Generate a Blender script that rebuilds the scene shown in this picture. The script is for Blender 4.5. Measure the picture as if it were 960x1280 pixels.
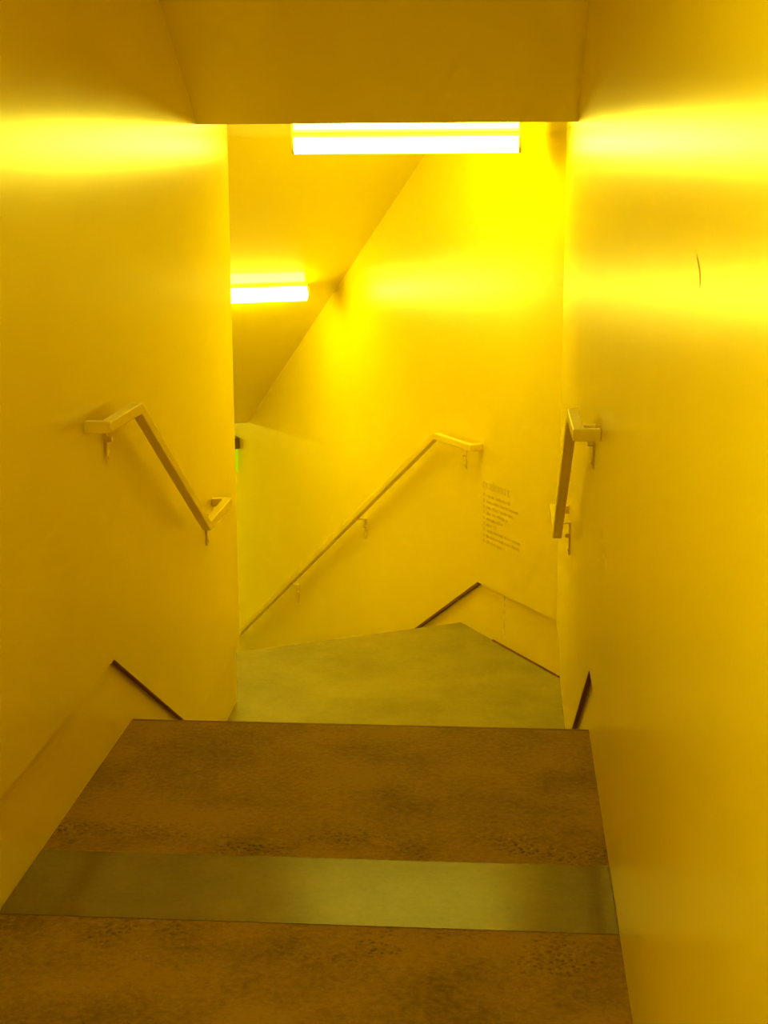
import bpy, bmesh, math, random
from mathutils import Vector, Matrix
random.seed(7)
for o in list(bpy.data.objects):
    bpy.data.objects.remove(o)
scene = bpy.context.scene
COL = scene.collection

# ---------------------------------------------------------------- camera
H = 1.55                                   # eye height over the upper landing (z = 0)
F_PX, PITCH, YAW, ROLL = 1909.33, 0.21265, 0.07883, -0.00397
fw = Vector((-math.sin(YAW) * math.cos(PITCH), math.cos(YAW) * math.cos(PITCH), -math.sin(PITCH)))
rt = Vector((math.cos(YAW), math.sin(YAW), 0))
up = rt.cross(fw)
rt2 = rt * math.cos(ROLL) + up * math.sin(ROLL)
up2 = -rt * math.sin(ROLL) + up * math.cos(ROLL)
cam_data = bpy.data.cameras.new('camera')
cam = bpy.data.objects.new('camera', cam_data)
COL.objects.link(cam)
cam_data.sensor_fit = 'VERTICAL'
cam_data.sensor_height = 24.0
cam_data.lens = 24.0 * F_PX / 1280.0
cam_data.clip_start = 0.02
cam.matrix_world = Matrix(((rt2.x, up2.x, -fw.x, 0), (rt2.y, up2.y, -fw.y, 0),
                           (rt2.z, up2.z, -fw.z, H), (0, 0, 0, 1)))
scene.camera = cam

# ---------------------------------------------------------------- world, exposure
world = bpy.data.worlds.new('world')
scene.world = world
world.use_nodes = True
world.node_tree.nodes['Background'].inputs[0].default_value = (0, 0, 0, 1)
world.node_tree.nodes['Background'].inputs[1].default_value = 0.0
scene.view_settings.view_transform = 'Standard'
scene.view_settings.look = 'None'
scene.view_settings.exposure = 0.0
scene.view_settings.gamma = 1.0
scene.view_settings.use_curve_mapping = False
cy = scene.cycles
cy.max_bounces = 16
cy.diffuse_bounces = 14
cy.glossy_bounces = 6
cy.use_denoising = True
cy.sample_clamp_indirect = 20.0
TUBE_COLOUR = (1.0, 0.87, 0.05)            # gelled yellow tubes
TUBE_POWER = 36.0

# ---------------------------------------------------------------- measured layout (metres)
XL, XR, T = 1.0824, 0.2582, 0.018          # skirting planes, and how far the wall boards stand proud of them
L, R = -XL + T, XR - T                     # face of the left and of the right wall
YE = 4.225                                 # edge of the upper landing
HS, Y0 = 0.262, 3.975                      # underside of wall board: level part, where it starts to slope
ZL = -0.5456                               # lower landing
HS2 = 0.2528
SL = math.tan(0.5142)
Y1 = Y0 + (HS - (ZL + HS2)) / SL
YS, ZS, SS = 5.356, 1.7466, math.tan(0.582)  # lower edge of the first soffit
HE = 5.942                                 # end of the left wall
TH, BY = 0.50383, 6.3417                   # bearing of the back wall, its corner with the right wall
G = Vector((-math.sin(TH), math.cos(TH), 0))
PG = Vector((math.cos(TH), math.sin(TH), 0))
B0 = Vector((0.2542, BY, 0)) + PG * 0.004   # skirting plane of the back wall at that corner
ZV = Vector((0, 0, 1))
NG = 0.934                                 # edge of the lower landing, along the back wall
HG, SS2 = 1.194, 0.627                     # hinge and slope of the second soffit
GE, ZE = 3.956, 0.015                      # its lower edge
WID = 1.369                                # width of the second flight
TOPZ = 2.29                                # ceiling over the upper landing
YB = -2.6                                  # wall behind the viewer
ZB = ZL - 11 * 0.16                        # lobby at the foot of the second flight
GX = 7.2                                   # far end of that lobby


def bk(g, z, off=0.0):                     # a point by the back wall: along it, height, distance out of it
    return B0 + G * g - PG * off + ZV * z


# ---------------------------------------------------------------- materials
def new_mat(name):
    m = bpy.data.materials.new(name)
    m.use_nodes = True
    nt = m.node_tree
    return m, nt, nt.nodes['Principled BSDF']


def paint(name, col, rough, bump=0.02, var=0.06, coat=0.0, spec=0.45):
    m, nt, b = new_mat(name)
    b.inputs['Roughness'].default_value = rough
    b.inputs['Specular IOR Level'].default_value = spec
    b.inputs['Coat Weight'].default_value = coat
    b.inputs['Coat Roughness'].default_value = 0.07
    b.inputs['Coat IOR'].default_value = 1.6
    tc = nt.nodes.new('ShaderNodeTexCoord')
    n1 = nt.nodes.new('ShaderNodeTexNoise')
    n1.inputs['Scale'].default_value = 1.7
    n1.inputs['Detail'].default_value = 5
    nt.links.new(tc.outputs['Object'], n1.inputs['Vector'])
    mx = nt.nodes.new('ShaderNodeMix')
    mx.data_type = 'RGBA'
    mx.inputs[6].default_value = (*[c * (1 - var) for c in col], 1)
    mx.inputs[7].default_value = (*[min(1, c * (1 + var)) for c in col], 1)
    nt.links.new(n1.outputs['Fac'], mx.inputs[0])
    nt.links.new(mx.outputs[2], b.inputs['Base Color'])
    n2 = nt.nodes.new('ShaderNodeTexNoise')
    n2.inputs['Scale'].default_value = 90
    n2.inputs['Detail'].default_value = 3
    nt.links.new(tc.outputs['Object'], n2.inputs['Vector'])
    bp = nt.nodes.new('ShaderNodeBump')
    bp.inputs['Strength'].default_value = bump
    bp.inputs['Distance'].default_value = 0.01
    nt.links.new(n2.outputs['Fac'], bp.inputs['Height'])
    nt.links.new(bp.outputs['Normal'], b.inputs['Normal'])
    return m


def concrete(name, dark, light, rough, pits=None, bump=0.25, spec=0.3, fine=0.35):
    m, nt, b = new_mat(name)
    b.inputs['Specular IOR Level'].default_value = spec
    tc = nt.nodes.new('ShaderNodeTexCoord')
    n1 = nt.nodes.new('ShaderNodeTexNoise')
    n1.inputs['Scale'].default_value = 3.2
    n1.inputs['Detail'].default_value = 9
    n1.inputs['Roughness'].default_value = 0.62
    nt.links.new(tc.outputs['Object'], n1.inputs['Vector'])
    n2 = nt.nodes.new('ShaderNodeTexNoise')
    n2.inputs['Scale'].default_value = 60
    n2.inputs['Detail'].default_value = 6
    n2.inputs['Roughness'].default_value = 0.7
    nt.links.new(tc.outputs['Object'], n2.inputs['Vector'])
    add = nt.nodes.new('ShaderNodeMath')
    add.operation = 'MULTIPLY_ADD'
    nt.links.new(n2.outputs['Fac'], add.inputs[0])
    add.inputs[1].default_value = fine
    nt.links.new(n1.outputs['Fac'], add.inputs[2])
    ramp = nt.nodes.new('ShaderNodeValToRGB')
    ramp.color_ramp.elements[0].position = 0.30 + fine * 0.35
    ramp.color_ramp.elements[1].position = 0.70 + fine * 0.65
    ramp.color_ramp.elements[0].color = (*dark, 1)
    ramp.color_ramp.elements[1].color = (*light, 1)
    nt.links.new(add.outputs[0], ramp.inputs[0])
    nt.links.new(ramp.outputs[0], b.inputs['Base Color'])
    b.inputs['Roughness'].default_value = rough
    height = n2.outputs['Fac']
    if pits:                               # bands (y, half width) where the aggregate lies bare
        v = nt.nodes.new('ShaderNodeTexVoronoi')
        v.inputs['Scale'].default_value = 75
        nt.links.new(tc.outputs['Object'], v.inputs['Vector'])
        sep = nt.nodes.new('ShaderNodeSeparateXYZ')
        nt.links.new(tc.outputs['Object'], sep.inputs[0])
        tot = None
        for y, hw in pits:
            s = nt.nodes.new('ShaderNodeMath'); s.operation = 'SUBTRACT'
            nt.links.new(sep.outputs['Y'], s.inputs[0]); s.inputs[1].default_value = y
            a = nt.nodes.new('ShaderNodeMath'); a.operation = 'ABSOLUTE'
            nt.links.new(s.outputs[0], a.inputs[0])
            r = nt.nodes.new('ShaderNodeMapRange')
            r.inputs[1].default_value = hw; r.inputs[2].default_value = hw * 0.2
            nt.links.new(a.outputs[0], r.inputs[0])
            if tot is None:
                tot = r.outputs[0]
            else:
                x = nt.nodes.new('ShaderNodeMath'); x.operation = 'MAXIMUM'
                nt.links.new(tot, x.inputs[0]); nt.links.new(r.outputs[0], x.inputs[1]); tot = x.outputs[0]
        n3 = nt.nodes.new('ShaderNodeTexNoise')
        n3.inputs['Scale'].default_value = 5.0
        n3.inputs['Detail'].default_value = 4
        nt.links.new(tc.outputs['Object'], n3.inputs['Vector'])
        r3 = nt.nodes.new('ShaderNodeMapRange')
        r3.inputs[1].default_value = 0.42; r3.inputs[2].default_value = 0.62
        nt.links.new(n3.outputs['Fac'], r3.inputs[0])
        mk = nt.nodes.new('ShaderNodeMath'); mk.operation = 'MULTIPLY'
        nt.links.new(tot, mk.inputs[0]); nt.links.new(r3.outputs[0], mk.inputs[1])
        hm = nt.nodes.new('ShaderNodeMath'); hm.operation = 'MULTIPLY'
        nt.links.new(mk.outputs[0], hm.inputs[0]); nt.links.new(v.outputs['Distance'], hm.inputs[1])
        h2 = nt.nodes.new('ShaderNodeMath'); h2.operation = 'MULTIPLY_ADD'
        nt.links.new(hm.outputs[0], h2.inputs[0]); h2.inputs[1].default_value = 4.0
        nt.links.new(n2.outputs['Fac'], h2.inputs[2])
        height = h2.outputs[0]
        sp = nt.nodes.new('ShaderNodeMapRange')          # bare stones and pits show as dark specks
        sp.inputs[1].default_value = 0.45; sp.inputs[2].default_value = 0.15
        nt.links.new(v.outputs['Distance'], sp.inputs[0])
        sm = nt.nodes.new('ShaderNodeMath'); sm.operation = 'MULTIPLY'
        nt.links.new(sp.outputs[0], sm.inputs[0]); nt.links.new(mk.outputs[0], sm.inputs[1])
        cm = nt.nodes.new('ShaderNodeMix'); cm.data_type = 'RGBA'
        nt.links.new(sm.outputs[0], cm.inputs[0])
        nt.links.new(ramp.outputs[0], cm.inputs[6])
        cm.inputs[7].default_value = (*[c * 0.55 for c in dark], 1)
        nt.links.new(cm.outputs[2], b.inputs['Base Color'])
    bp = nt.nodes.new('ShaderNodeBump')
    bp.inputs['Strength'].default_value = bump
    bp.inputs['Distance'].default_value = 0.006
    nt.links.new(height, bp.inputs['Height'])
    nt.links.new(bp.outputs['Normal'], b.inputs['Normal'])
    return m


def plain(name, col, rough=0.5, metal=0.0):
    m, nt, b = new_mat(name)
    tc = nt.nodes.new('ShaderNodeTexCoord')
    n = nt.nodes.new('ShaderNodeTexNoise')
    n.inputs['Scale'].default_value = 25
    nt.links.new(tc.outputs['Object'], n.inputs['Vector'])
    mx = nt.nodes.new('ShaderNodeMix'); mx.data_type = 'RGBA'
    mx.inputs[6].default_value = (*[c * 0.85 for c in col], 1)
    mx.inputs[7].default_value = (*[min(1, c * 1.1) for c in col], 1)
    nt.links.new(n.outputs['Fac'], mx.inputs[0])
    nt.links.new(mx.outputs[2], b.inputs['Base Color'])
    b.inputs['Roughness'].default_value = rough
    b.inputs['Metallic'].default_value = metal
    return m


def glow(name, col, power):
    m, nt, b = new_mat(name)
    nt.nodes.remove(b)
    e = nt.nodes.new('ShaderNodeEmission')
    e.inputs[0].default_value = (*col, 1)
    e.inputs[1].default_value = power
    nt.links.new(e.outputs[0], nt.nodes['Material Output'].inputs[0])
    return m


M_WALL = paint('yellow_gloss_paint', (0.872, 0.742, 0.0015), 0.26)
M_CEIL = paint('yellow_enamel_ceiling', (0.872, 0.742, 0.0015), 0.3, bump=0.0, coat=1.0)
M_SKIRT_SHADE = paint('yellow_skirting_shaded', (0.848, 0.715, 0.0015), 0.27, var=0.08)  # wall yellow darkened: overhang shade on the skirtings put into the colour
M_RAIL = paint('yellow_rail_paint', (0.88, 0.745, 0.004), 0.33, bump=0.0, var=0.03)
M_FLOOR = concrete('rough_concrete', (0.14, 0.08, 0.018), (0.33, 0.205, 0.05), 0.70, spec=0.15, fine=0.8, bump=0.6,
                   pits=((3.39, 0.12), (2.90, 0.14)))
M_BAND = concrete('trowelled_concrete', (0.115, 0.064, 0.008), (0.205, 0.12, 0.012), 0.23, bump=0.02, spec=0.1)
M_LOW = concrete('landing_concrete', (0.21, 0.18, 0.05), (0.36, 0.315, 0.09), 0.45, bump=0.08)
M_EDGE = plain('dark_brown_edge', (0.20, 0.08, 0.015), 0.7)
M_SEAM = plain('dark_seam', (0.12, 0.07, 0.02), 0.8)
M_LETTER = plain('olive_lettering', (0.73, 0.585, 0.002), 0.5)
M_SCUFF = plain('scuff', (0.76, 0.60, 0.003), 0.6)
M_CHIP = plain('pale_chip', (0.85, 0.72, 0.25), 0.7)
M_TUBE = glow('lit_tube', TUBE_COLOUR, TUBE_POWER)
M_TUBE_LOBBY = glow('lit_lobby_tube', (0.92, 1.0, 0.05), 46.0)
M_TUBE_UPPER = glow('lit_upper_tube', TUBE_COLOUR, TUBE_POWER * 1.4)
M_CAP = plain('lamp_white_plastic', (0.9, 0.8, 0.3), 0.45)
M_SIGN = plain('sign_housing', (0.20, 0.12, 0.01), 0.5)
M_GREEN = glow('green_sign_panel', (0.50, 0.66, 0.0), 1.0)


# ---------------------------------------------------------------- helpers
def link(name, me, mat, parent=None):
    o = bpy.data.objects.new(name, me)
    COL.objects.link(o)
    if mat:
        me.materials.append(mat)
    if parent:
        o.parent = parent
        o.matrix_parent_inverse = parent.matrix_world.inverted()
    return o


def finish(bm, name):
    bmesh.ops.recalc_face_normals(bm, faces=bm.faces)
    me = bpy.data.meshes.new(name)
    bm.to_mesh(me)
    bm.free()
    return me


def prism(name, pts, vec, mat, parent=None, bevel=0.0):
    bm = bmesh.new()
    a = [bm.verts.new(p) for p in pts]
    b = [bm.verts.new(Vector(p) + vec) for p in pts]
    bm.faces.new(a)
    bm.faces.new(b[::-1])
    n = len(pts)
    for i in range(n):
        bm.faces.new((a[i], a[(i + 1) % n], b[(i + 1) % n], b[i]))
    if bevel:
        bmesh.ops.bevel(bm, geom=list(bm.edges), offset=bevel, segments=2, affect='EDGES', profile=0.5)
    return link(name, finish(bm, name), mat, parent)


def frame_box(name, o, ax, ay, az, mat, parent=None, bevel=0.0):
    o, ax, ay, az = Vector(o), Vector(ax), Vector(ay), Vector(az)
    return prism(name, [o, o + ax, o + ax + ay, o + ay], az, mat, parent, bevel)


def structure(o, label, cat):
    o['kind'] = 'structure'
    o['label'] = label
    o['category'] = cat
    return o


def tag(o, label, cat, group=None):
    o['label'] = label
    o['category'] = cat
    if group:
        o['group'] = group
    return o


def empty(name, loc):
    o = bpy.data.objects.new(name, None)
    COL.objects.link(o)
    o.location = loc
    o.empty_display_size = 0.1
    bpy.context.view_layer.update()
    return o


def sweep(name, path, w, h, mat, parent=None, wdir=None, bevel=0.003):
    """rectangular bar along a polyline with mitred corners; wdir = width axis on the first leg"""
    P = [Vector(p) for p in path]
    D = [(P[i + 1] - P[i]).normalized() for i in range(len(P) - 1)]
    wv = Vector(wdir).normalized()
    hv = D[0].cross(wv).normalized()
    offs = [(w / 2, h / 2), (-w / 2, h / 2), (-w / 2, -h / 2), (w / 2, -h / 2)]
    rings = []
    for i in range(len(P)):
        if i == 0:
            n = D[0]; d = D[0]
        elif i == len(P) - 1:
            n = D[-1]; d = D[-1]
        else:
            n = (D[i - 1] + D[i]).normalized(); d = D[i - 1]
        ring = []
        for a, b in offs:
            q = P[i] + wv * a + hv * b
            q = q - d * ((q - P[i]).dot(n) / d.dot(n))
            ring.append(q)
        rings.append(ring)
        if 0 < i < len(P) - 1:
            rot = D[i - 1].rotation_difference(D[i])
            wv = rot @ wv
            hv = rot @ hv
    bm = bmesh.new()
    V = [[bm.verts.new(q) for q in r] for r in rings]
    for i in range(len(V) - 1):
        for k in range(4):
            bm.faces.new((V[i][k], V[i][(k + 1) % 4], V[i + 1][(k + 1) % 4], V[i + 1][k]))
    bm.faces.new(V[0][::-1])
    bm.faces.new(V[-1])
    if bevel:
        bmesh.ops.bevel(bm, geom=list(bm.edges), offset=bevel, segments=2, affect='EDGES', profile=0.5)
    return link(name, finish(bm, name), mat, parent)


def cylinder(name, p, d, r, ln, mat, parent=None, seg=14):
    bm = bmesh.new()
    bmesh.ops.create_cone(bm, cap_ends=True, segments=seg, radius1=r, radius2=r * 0.9, depth=ln)
    q = Vector((0, 0, 1)).rotation_difference(Vector(d).normalized())
    bmesh.ops.transform(bm, matrix=Matrix.Translation(Vector(p) + Vector(d).normalized() * ln / 2) @ q.to_matrix().to_4x4(), verts=bm.verts)
    return link(name, finish(bm, name), mat, parent)


# ---------------------------------------------------------------- floors and flights
XV, YV = Vector((1, 0, 0)), Vector((0, 1, 0))
floor = structure(frame_box('floor', (-XL, YB, -0.16), XV * (XL + XR), YV * (YE - 0.02 - YB), ZV * 0.16, M_FLOOR),
                  'brown rough concrete floor of the upper landing', 'floor')
frame_box('smooth_band', (-XL + 0.002, 2.983, -0.02), XV * (XL + XR - 0.004), YV * 0.324, ZV * 0.0215, M_BAND, floor)
frame_box('nosing', (-XL, YE - 0.02, -0.16), XV * (XL + XR), YV * 0.02, ZV * 0.158, M_EDGE, floor)

GO, RI = 0.32, -ZL / 3
st = structure(empty('stairs_upper', (-0.41, YE + 0.3, ZL)), 'short concrete flight of steps between the two landings', 'stairs')
for i in range(2):
    frame_box('step', (-XL, YE + GO * i, ZL), XV * (XL + XR), YV * GO, ZV * (-RI * (i + 1) - ZL), M_FLOOR, st)

cl = B0 + G * 0.289 - PG * WID             # outside corner where the left wall turns
nose_r = bk(NG, 0)
nose_l = bk(NG, 0, WID)
pl = [(-XL, YE + 2 * GO, ZL), (XR, YE + 2 * GO, ZL), (XR, BY + 0.02, ZL), nose_r + ZV * ZL, nose_l + ZV * ZL, (cl.x, cl.y, ZL), (-XL, cl.y, ZL)]
structure(prism('floor_lower', pl, ZV * -0.15, M_LOW), 'olive grey concrete floor of the lower angled landing', 'floor')
st2 = structure(empty('stairs_lower', bk(2.2, ZB, WID / 2)), 'concrete flight descending along the far angled wall', 'stairs')
for i in range(10):
    z = ZL - 0.16 * (i + 1)
    g = NG + 0.266 * i
    frame_box('step', bk(g, ZB - 0.15), G * 0.266, -PG * WID, ZV * (z - ZB + 0.15), M_LOW, st2)
structure(frame_box('floor_lobby', bk(NG + 2.66, ZB - 0.15), G * (GX - NG - 2.66), -PG * WID, ZV * 0.15, M_LOW),
          'concrete floor at the foot of the lower flight', 'floor')

# ---------------------------------------------------------------- walls (boards stand proud of recessed skirtings)
def wall_board(name, prof, pos, out, label, edge_i=None):
    """prof: outline (s, z); pos(s, z, off) -> point; out = vector out of the room"""
    o = structure(prism(name, [pos(s, z, T) for s, z in prof], out, M_WALL), label, 'wall')
    return o

TOPW = TOPZ + 0.02
lpos = lambda s, z, off: Vector((-XL + off, s, z))
rpos = lambda s, z, off: Vector((XR - off, s, z))
bpos = lambda s, z, off: bk(s, z, off)
ipos = lambda s, z, off: bk(s, z, WID - off)

def edge_strip(pos, s0, z0, s1, z1, parent, depth=0.0135, th=0.004):
    """dark brown strip under the sloping bottom of a wall board"""
    d = Vector((s1 - s0, z1 - z0)).normalized()
    nrm = Vector((d.y, -d.x))
    if nrm.y > 0:
        nrm = -nrm
    pts = []
    for (s, z) in ((s0, z0), (s1, z1)):
        pts.append((s, z))
    q = [pos(pts[0][0], pts[0][1], T - 0.0006), pos(pts[1][0], pts[1][1], T - 0.0006),
         pos(pts[1][0] + nrm.x * th, pts[1][1] + nrm.y * th, T - 0.0006), pos(pts[0][0] + nrm.x * th, pts[0][1] + nrm.y * th, T - 0.0006)]
    vec = pos(0, 0, T - depth - 0.0006) - pos(0, 0, T - 0.0006)
    return prism('edge_strip', q, vec, M_EDGE, parent)

zl1 = ZL + HS2
low = [(YB, HS), (Y0, HS), (Y1, zl1)]
wl = wall_board('wall_left', low + [(HE, zl1), (HE, TOPW), (YB, TOPW)], lpos, XV * -0.12,
                'glossy yellow wall with the short handrail, ending at an outside corner')
edge_strip(lpos, Y0, HS, Y1, zl1, wl)
sk = [(YB, HS), (Y0, HS), (Y1, zl1), (HE, zl1), (HE, ZL - 0.15), (YE + 2 * GO, ZL - 0.15), (YE, -0.16), (YB, -0.16)]
structure(prism('baseboard_left', [lpos(s, z, 0) for s, z in sk], XV * -0.106, M_SKIRT_SHADE),
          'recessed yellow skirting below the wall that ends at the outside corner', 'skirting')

wr = wall_board('wall_right', low + [(BY + 0.3, zl1), (BY + 0.3, TOPW), (YB, TOPW)], rpos, XV * 0.12,
                'glossy yellow wall running unbroken down to the far corner, with bright lamp reflections')
edge_strip(rpos, Y0, HS, Y1, zl1, wr)
sk = [(YB, HS), (Y0, HS), (Y1, zl1), (BY + 0.3, zl1), (BY + 0.3, ZL - 0.15), (YE + 2 * GO, ZL - 0.15), (YE, -0.16), (YB, -0.16)]
structure(prism('baseboard_right', [rpos(s, z, 0) for s, z in sk], XV * 0.106, M_WALL),
          'recessed yellow skirting below the unbroken wall', 'skirting')

GB, SB = 0.732, 0.6                        # where the back wall's bottom edge starts to slope, and how steeply
drop = (zl1 - (ZB + HS2)) / SB
wb = wall_board('wall_back', [(-0.02, zl1), (GB, zl1), (GB + drop, ZB + HS2), (GX, ZB + HS2), (GX, TOPW), (-0.02, TOPW)], bpos, PG * 0.12,
                'angled yellow far wall with the long handrail and lettering')
edge_strip(bpos, GB, zl1, GB + drop, ZB + HS2, wb, th=0.012)
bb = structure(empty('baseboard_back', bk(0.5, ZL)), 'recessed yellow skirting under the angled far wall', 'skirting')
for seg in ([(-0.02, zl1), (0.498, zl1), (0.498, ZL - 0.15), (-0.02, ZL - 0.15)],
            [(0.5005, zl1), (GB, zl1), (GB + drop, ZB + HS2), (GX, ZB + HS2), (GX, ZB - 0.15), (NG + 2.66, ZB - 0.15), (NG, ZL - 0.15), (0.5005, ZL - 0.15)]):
    prism('panel', [bpos(s, z, 0) for s, z in seg], PG * 0.106, M_SKIRT_SHADE, bb)
for k in range(9):                         # chipped paint down the joint of the two skirting panels
    z = zl1 - 0.012 - k * 0.024 - random.uniform(0, 0.008)
    w = random.uniform(0.003, 0.009)
    hgt = random.uniform(0.006, 0.014)
    c = 0.5 + random.uniform(-0.006, 0.006)
    prism('chip', [bpos(c - w, z, 0), bpos(c + w * 0.3, z + hgt * 0.3, 0), bpos(c + w, z - hgt * 0.6, 0), bpos(c - w * 0.2, z - hgt, 0)], PG * -0.0012, M_CHIP, bb)
frame_box('seam', bpos(0.0, ZL, 0.0), G * 0.60, PG * -0.007, ZV * 0.006, M_EDGE, bb)

wi = wall_board('wall_inner', [(0.289, zl1), (GB, zl1), (GB + drop, ZB + HS2), (GX, ZB + HS2), (GX, TOPW), (0.289, TOPW)], ipos, PG * -0.12,
                'yellow wall turning left beyond the outside corner')
sk = [(0.289, zl1), (GB, zl1), (GB + drop, ZB + HS2), (GX, ZB + HS2), (GX, ZB - 0.15), (NG + 2.66, ZB - 0.15), (NG, ZL - 0.15), (0.289, ZL - 0.15)]
structure(prism('baseboard_inner', [ipos(s, z, 0) for s, z in sk], PG * -0.106, M_SKIRT_SHADE), 'recessed yellow skirting beyond the outside corner', 'skirting')
structure(frame_box('wall_end', bk(GX, ZB - 0.15, WID + 0.1), PG * (WID + 0.2), G * 0.1, ZV * 2.6, M_WALL), 'yellow end wall of the lobby at the foot of the stairs', 'wall')
structure(frame_box('wall_rear', (-XL - 0.1, YB - 0.1, -0.16), XV * (XL + XR + 0.2), YV * 0.1, ZV * 2.5, M_WALL), 'yellow wall closing the back of the upper landing', 'wall')

# ---------------------------------------------------------------- ceilings and sloping soffits
YU = YS - (TOPZ - ZS) / SS                 # where the first soffit leaves the upper ceiling
structure(frame_box('ceiling', (L - 0.1, YB - 0.1, TOPZ), XV * (R - L + 0.2), YV * (YU - YB + 0.1), ZV * 0.12, M_CEIL),
          'flat yellow ceiling over the upper landing', 'ceiling')
structure(prism('ceiling_slope', [(L - 0.1, YU, TOPZ), (L - 0.1, YS, ZS), (L - 0.1, YS, ZS + 0.12), (L - 0.1, YU, TOPZ + 0.12)], XV * (R - L + 0.2), M_CEIL),
          'sloping yellow soffit above the upper flight', 'ceiling')
h_r, h_l = bk(HG, ZS, -0.1), bk(HG, ZS, WID + 0.1)
structure(prism('ceiling_middle', [(L - 0.1, YS, ZS), (R + 0.1, YS, ZS), (R + 0.1, BY + 0.25, ZS), h_r, h_l, (L - 0.1, HE, ZS)], ZV * 0.12, M_CEIL),
          'flat yellow ceiling above the lower landing', 'ceiling')
structure(prism('ceiling_slope_lower', [bk(HG, ZS, -0.1), bk(GE, ZE, -0.1), bk(GE, ZE + 0.14, -0.1), bk(HG, ZS + 0.14, -0.1)], -PG * (WID + 0.2), M_CEIL),
          'sloping yellow soffit above the lower flight', 'ceiling')
structure(frame_box('ceiling_lobby', bk(GE, ZE, -0.1), G * (GX - GE + 0.1), -PG * (WID + 0.2), ZV * 0.12, M_CEIL),
          'flat yellow ceiling of the lobby at the foot of the stairs', 'ceiling')

# ---------------------------------------------------------------- lamps
def lamp(centre, along, down, length, label, group='yellow tube lamps', tube=None):
    """ceiling batten: centre = point on the ceiling surface"""
    along, down = Vector(along).normalized(), Vector(down).normalized()
    side = along.cross(down).normalized()
    c = Vector(centre)
    root = empty('ceiling_light', c)
    tag(root, label, 'lamp', group)
    frame_box('housing', c - along * (length / 2) - side * 0.028, along * length, side * 0.056, down * 0.017, M_CAP, root, bevel=0.002)
    prof = []
    n = 14
    for k in range(n + 1):                 # rounded trough diffuser
        a = math.pi * k / n
        prof.append((math.cos(a) * 0.036, 0.017 + 0.034 + math.sin(a) * 0.031))
    prof = [(0.036, 0.0175)] + prof + [(-0.036, 0.0175)]
    prism('diffuser', [c - along * (length / 2 - 0.012) + side * a + down * b for a, b in prof], along * (length - 0.024), tube or M_TUBE, root)
    for s in (-1, 1):
        cap = [(a * 1.06, 0.0175 + (b - 0.0175) * 1.03) for a, b in prof]
        p0 = c + along * s * (length / 2 - 0.012)
        prism('end_cap', [p0 + side * a + down * b for a, b in cap], along * s * 0.012, M_CAP, root)
    return root

lamp((-0.409, 6.40, ZS), XV, -ZV, 0.94, 'lit tube lamp on the flat ceiling above the lower landing, fully in view')
sn = (G * SS2 + ZV * 1.0)                  # normal of the second soffit, pointing up
L2G = 2.39
lamp(bk(L2G, ZS - (L2G - HG) * SS2, 0.68), PG, -sn, 0.94, 'lit tube lamp on the sloping soffit, half hidden by the outside wall corner')
lamp(bk(5.4, ZE, 0.68), PG, -ZV, 0.94, 'lit tube lamp on the lobby ceiling at the foot of the stairs, out of sight', tube=M_TUBE_LOBBY)
lamp((-0.41, 0.8, TOPZ), XV, -ZV, 0.94, 'lit tube lamp on the flat ceiling of the upper landing', tube=M_TUBE_UPPER)

# ---------------------------------------------------------------- handrails
RW, RH, RC = 0.030, 0.030, 0.055

def bracket(pos, s, ztop, parent, drop=0.115):
    """strap under the rail, bent down the wall, with a screw"""
    w = 0.011
    o = prism('bracket', [pos(s - w, ztop, T), pos(s - w, ztop, T + RC + 0.008), pos(s - w, ztop - 0.005, T + RC + 0.008), pos(s - w, ztop - 0.005, T + 0.006),
                          pos(s - w, ztop - drop, T + 0.006), pos(s - w, ztop - drop, T)], pos(s + w, 0, 0) - pos(s - w, 0, 0), M_RAIL, parent)
    out = pos(0, 0, 1) - pos(0, 0, 0)
    cylinder('screw', pos(s, ztop - drop * 0.42, T + 0.005), out, 0.008, 0.014, M_RAIL, o)
    cylinder('screw', pos(s, ztop - drop * 0.86, T + 0.005), out, 0.005, 0.004, M_RAIL, o)
    return o

def handrail(pos, pts, brackets, label, end=True):
    base = pos(pts[0][0], pts[0][1] - 0.05, T)
    root = empty('handrail', base)
    tag(root, label, 'handrail')
    path = [pos(pts[0][0], pts[0][1], T)] + [pos(s, z, T + RC) for s, z in pts]
    if end:
        path.append(pos(pts[-1][0], pts[-1][1], T))
    wd = pos(pts[1][0], 0, 0) - pos(pts[0][0], 0, 0)
    sweep('rail', path, RW, RH, M_RAIL, root, wdir=wd)
    for s, z in brackets:
        bracket(pos, s, z, root)
    return root

zc = 0.957 - RH / 2
zc2 = 0.415 - RH / 2
short = [(3.79, zc), (4.12, zc), (5.05, zc2), (5.447, zc2)]
handrail(lpos, short, [(3.98, zc - RH / 2), (5.31, zc2 - RH / 2)], 'short cranked yellow handrail on the wall that ends at the outside corner')
handrail(rpos, [(3.735, zc), (4.08, zc), (5.0, zc2), (5.40, zc2)], [(3.98, zc - RH / 2), (5.25, zc2 - RH / 2)], 'short cranked yellow handrail on the unbroken wall opposite the outside corner')
zf = 0.374 - RH / 2
zend = zf - (4.06 - 1.063) * 0.6005
fs = lambda g: zf - (g - 1.063) * 0.6005 - 0.017
handrail(bpos, [(0.70, zf), (1.063, zf), (4.06, zend), (4.45, zend)],
         [(0.86, zf - RH / 2), (2.035, fs(2.035) - 0.001), (3.07, fs(3.07) - 0.001)], 'long yellow handrail running down the angled far wall')

# ---------------------------------------------------------------- lettering on the far wall (illegible at this distance)
tx = empty('wall_lettering', bk(0.68, -0.1, T))
tag(tx, 'faint olive lettering in a heading and nine short lines on the angled far wall', 'lettering')

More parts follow.
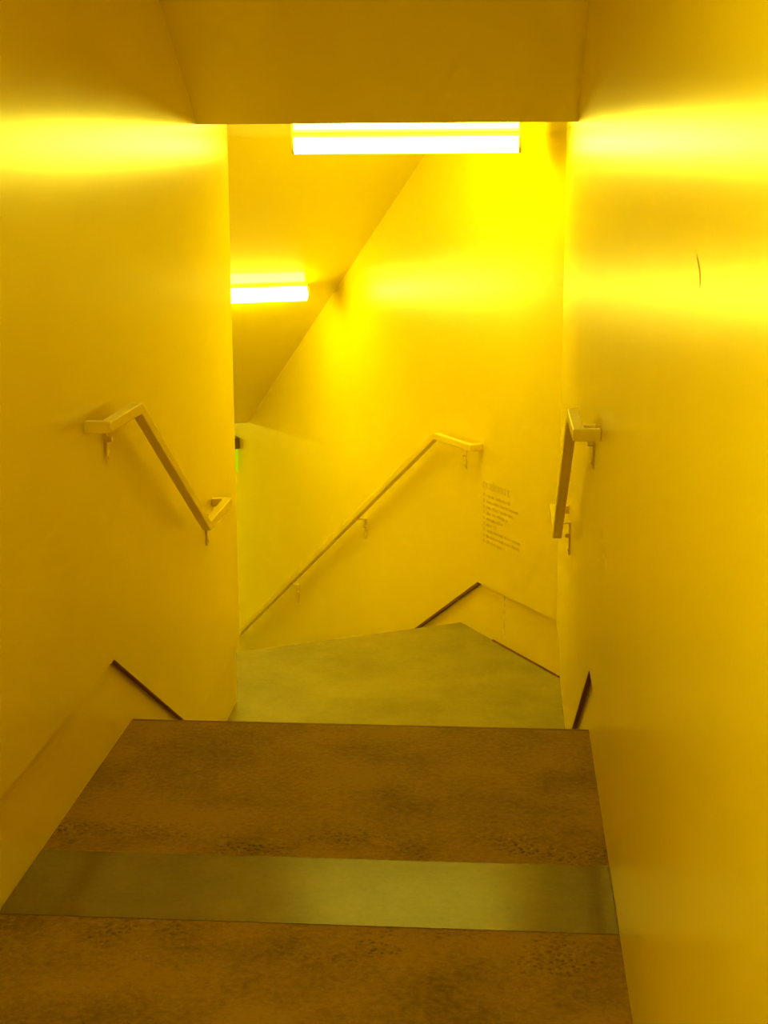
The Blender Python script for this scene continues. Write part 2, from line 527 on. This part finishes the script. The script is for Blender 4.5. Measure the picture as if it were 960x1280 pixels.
def strokes(g0, g1, z, hgt, name, dense=0.62, thick=0.0016):
    """one line of letter-like strokes from g0 (left) to g1 (right)"""
    bm = bmesh.new()
    g = g0
    word = random.randint(3, 8)
    def rect(a, b, z0, z1):
        q = [bpos(a, z0, T), bpos(b, z0, T), bpos(b, z1, T), bpos(a, z1, T)]
        lo = [bm.verts.new(p) for p in q]
        hi = [bm.verts.new(p - PG * 0.0008) for p in q]
        bm.faces.new(hi)
        for i in range(4):
            bm.faces.new((lo[i], lo[(i + 1) % 4], hi[(i + 1) % 4], hi[i]))
    while g > g1:
        wl_ = hgt * random.choice((0.45, 0.6, 0.7))
        tall = hgt if random.random() < 0.3 else hgt * 0.72
        s = hgt * 0.17
        rect(g, g - s, z, z + tall)
        k = random.random()
        if k < 0.8:
            rect(g - wl_ + s, g - wl_, z, z + hgt * 0.72)
        if k > 0.25:
            rect(g - s, g - wl_ + s, z + hgt * 0.60, z + hgt * 0.72)
        if k > 0.5:
            rect(g - s, g - wl_ + s, z, z + hgt * 0.12)
        g -= wl_ + hgt * 0.14
        word -= 1
        if word <= 0:
            word = random.randint(3, 8)
            g -= hgt * 0.4
    return link(name, finish(bm, name), M_LETTER, tx)

strokes(0.684, 0.468, 0.170, 0.042, 'heading')
strokes(0.450, 0.430, 0.170, 0.042, 'heading')
ends = (0.43, 0.36, 0.40, 0.45, 0.50, 0.56, 0.33, 0.33, 0.46)
for k, e in enumerate(ends):
    z = 0.132 - k * 0.0272
    frame_box('marker', bpos(0.680, z, T), G * -0.016, -PG * 0.0008, ZV * 0.016, M_LETTER, tx)
    strokes(0.648, e, z, 0.016, 'text_line')

# ---------------------------------------------------------------- marks, sign
def mark(pts, width, parent, pos, mat):
    d = [Vector(p) for p in pts]
    bm = bmesh.new()
    prev = None
    for i, p in enumerate(d):
        w = width * (1.0 if 0 < i < len(d) - 1 else 0.2)
        a = bm.verts.new(pos(p.x - w, p.y, T + 0.0004))
        b = bm.verts.new(pos(p.x + w, p.y, T + 0.0004))
        if prev:
            bm.faces.new((prev[0], prev[1], b, a))
        prev = (a, b)
    return link('scuff', finish(bm, 'scuff'), mat, parent)

mark([(1.975, 1.462), (1.95, 1.45), (1.93, 1.44), (1.925, 1.42)], 0.006, wr, rpos, M_SCUFF)
mark([(3.62, 0.735), (3.60, 0.70), (3.50, 0.695), (3.36, 0.675)], 0.010, wr, rpos, M_SCUFF)

sg = empty('exit_sign', bk(4.36, -0.3, T))
tag(sg, 'small dark sign with a green lit face, peeking past the wall corner', 'sign')
frame_box('housing', bk(4.12, -0.185, T), G * 0.40, -PG * 0.05, ZV * 0.075, M_SIGN, sg, bevel=0.004)
frame_box('panel', bk(4.14, -0.34, T + 0.01), G * 0.36, -PG * 0.012, ZV * 0.15, M_GREEN, sg)
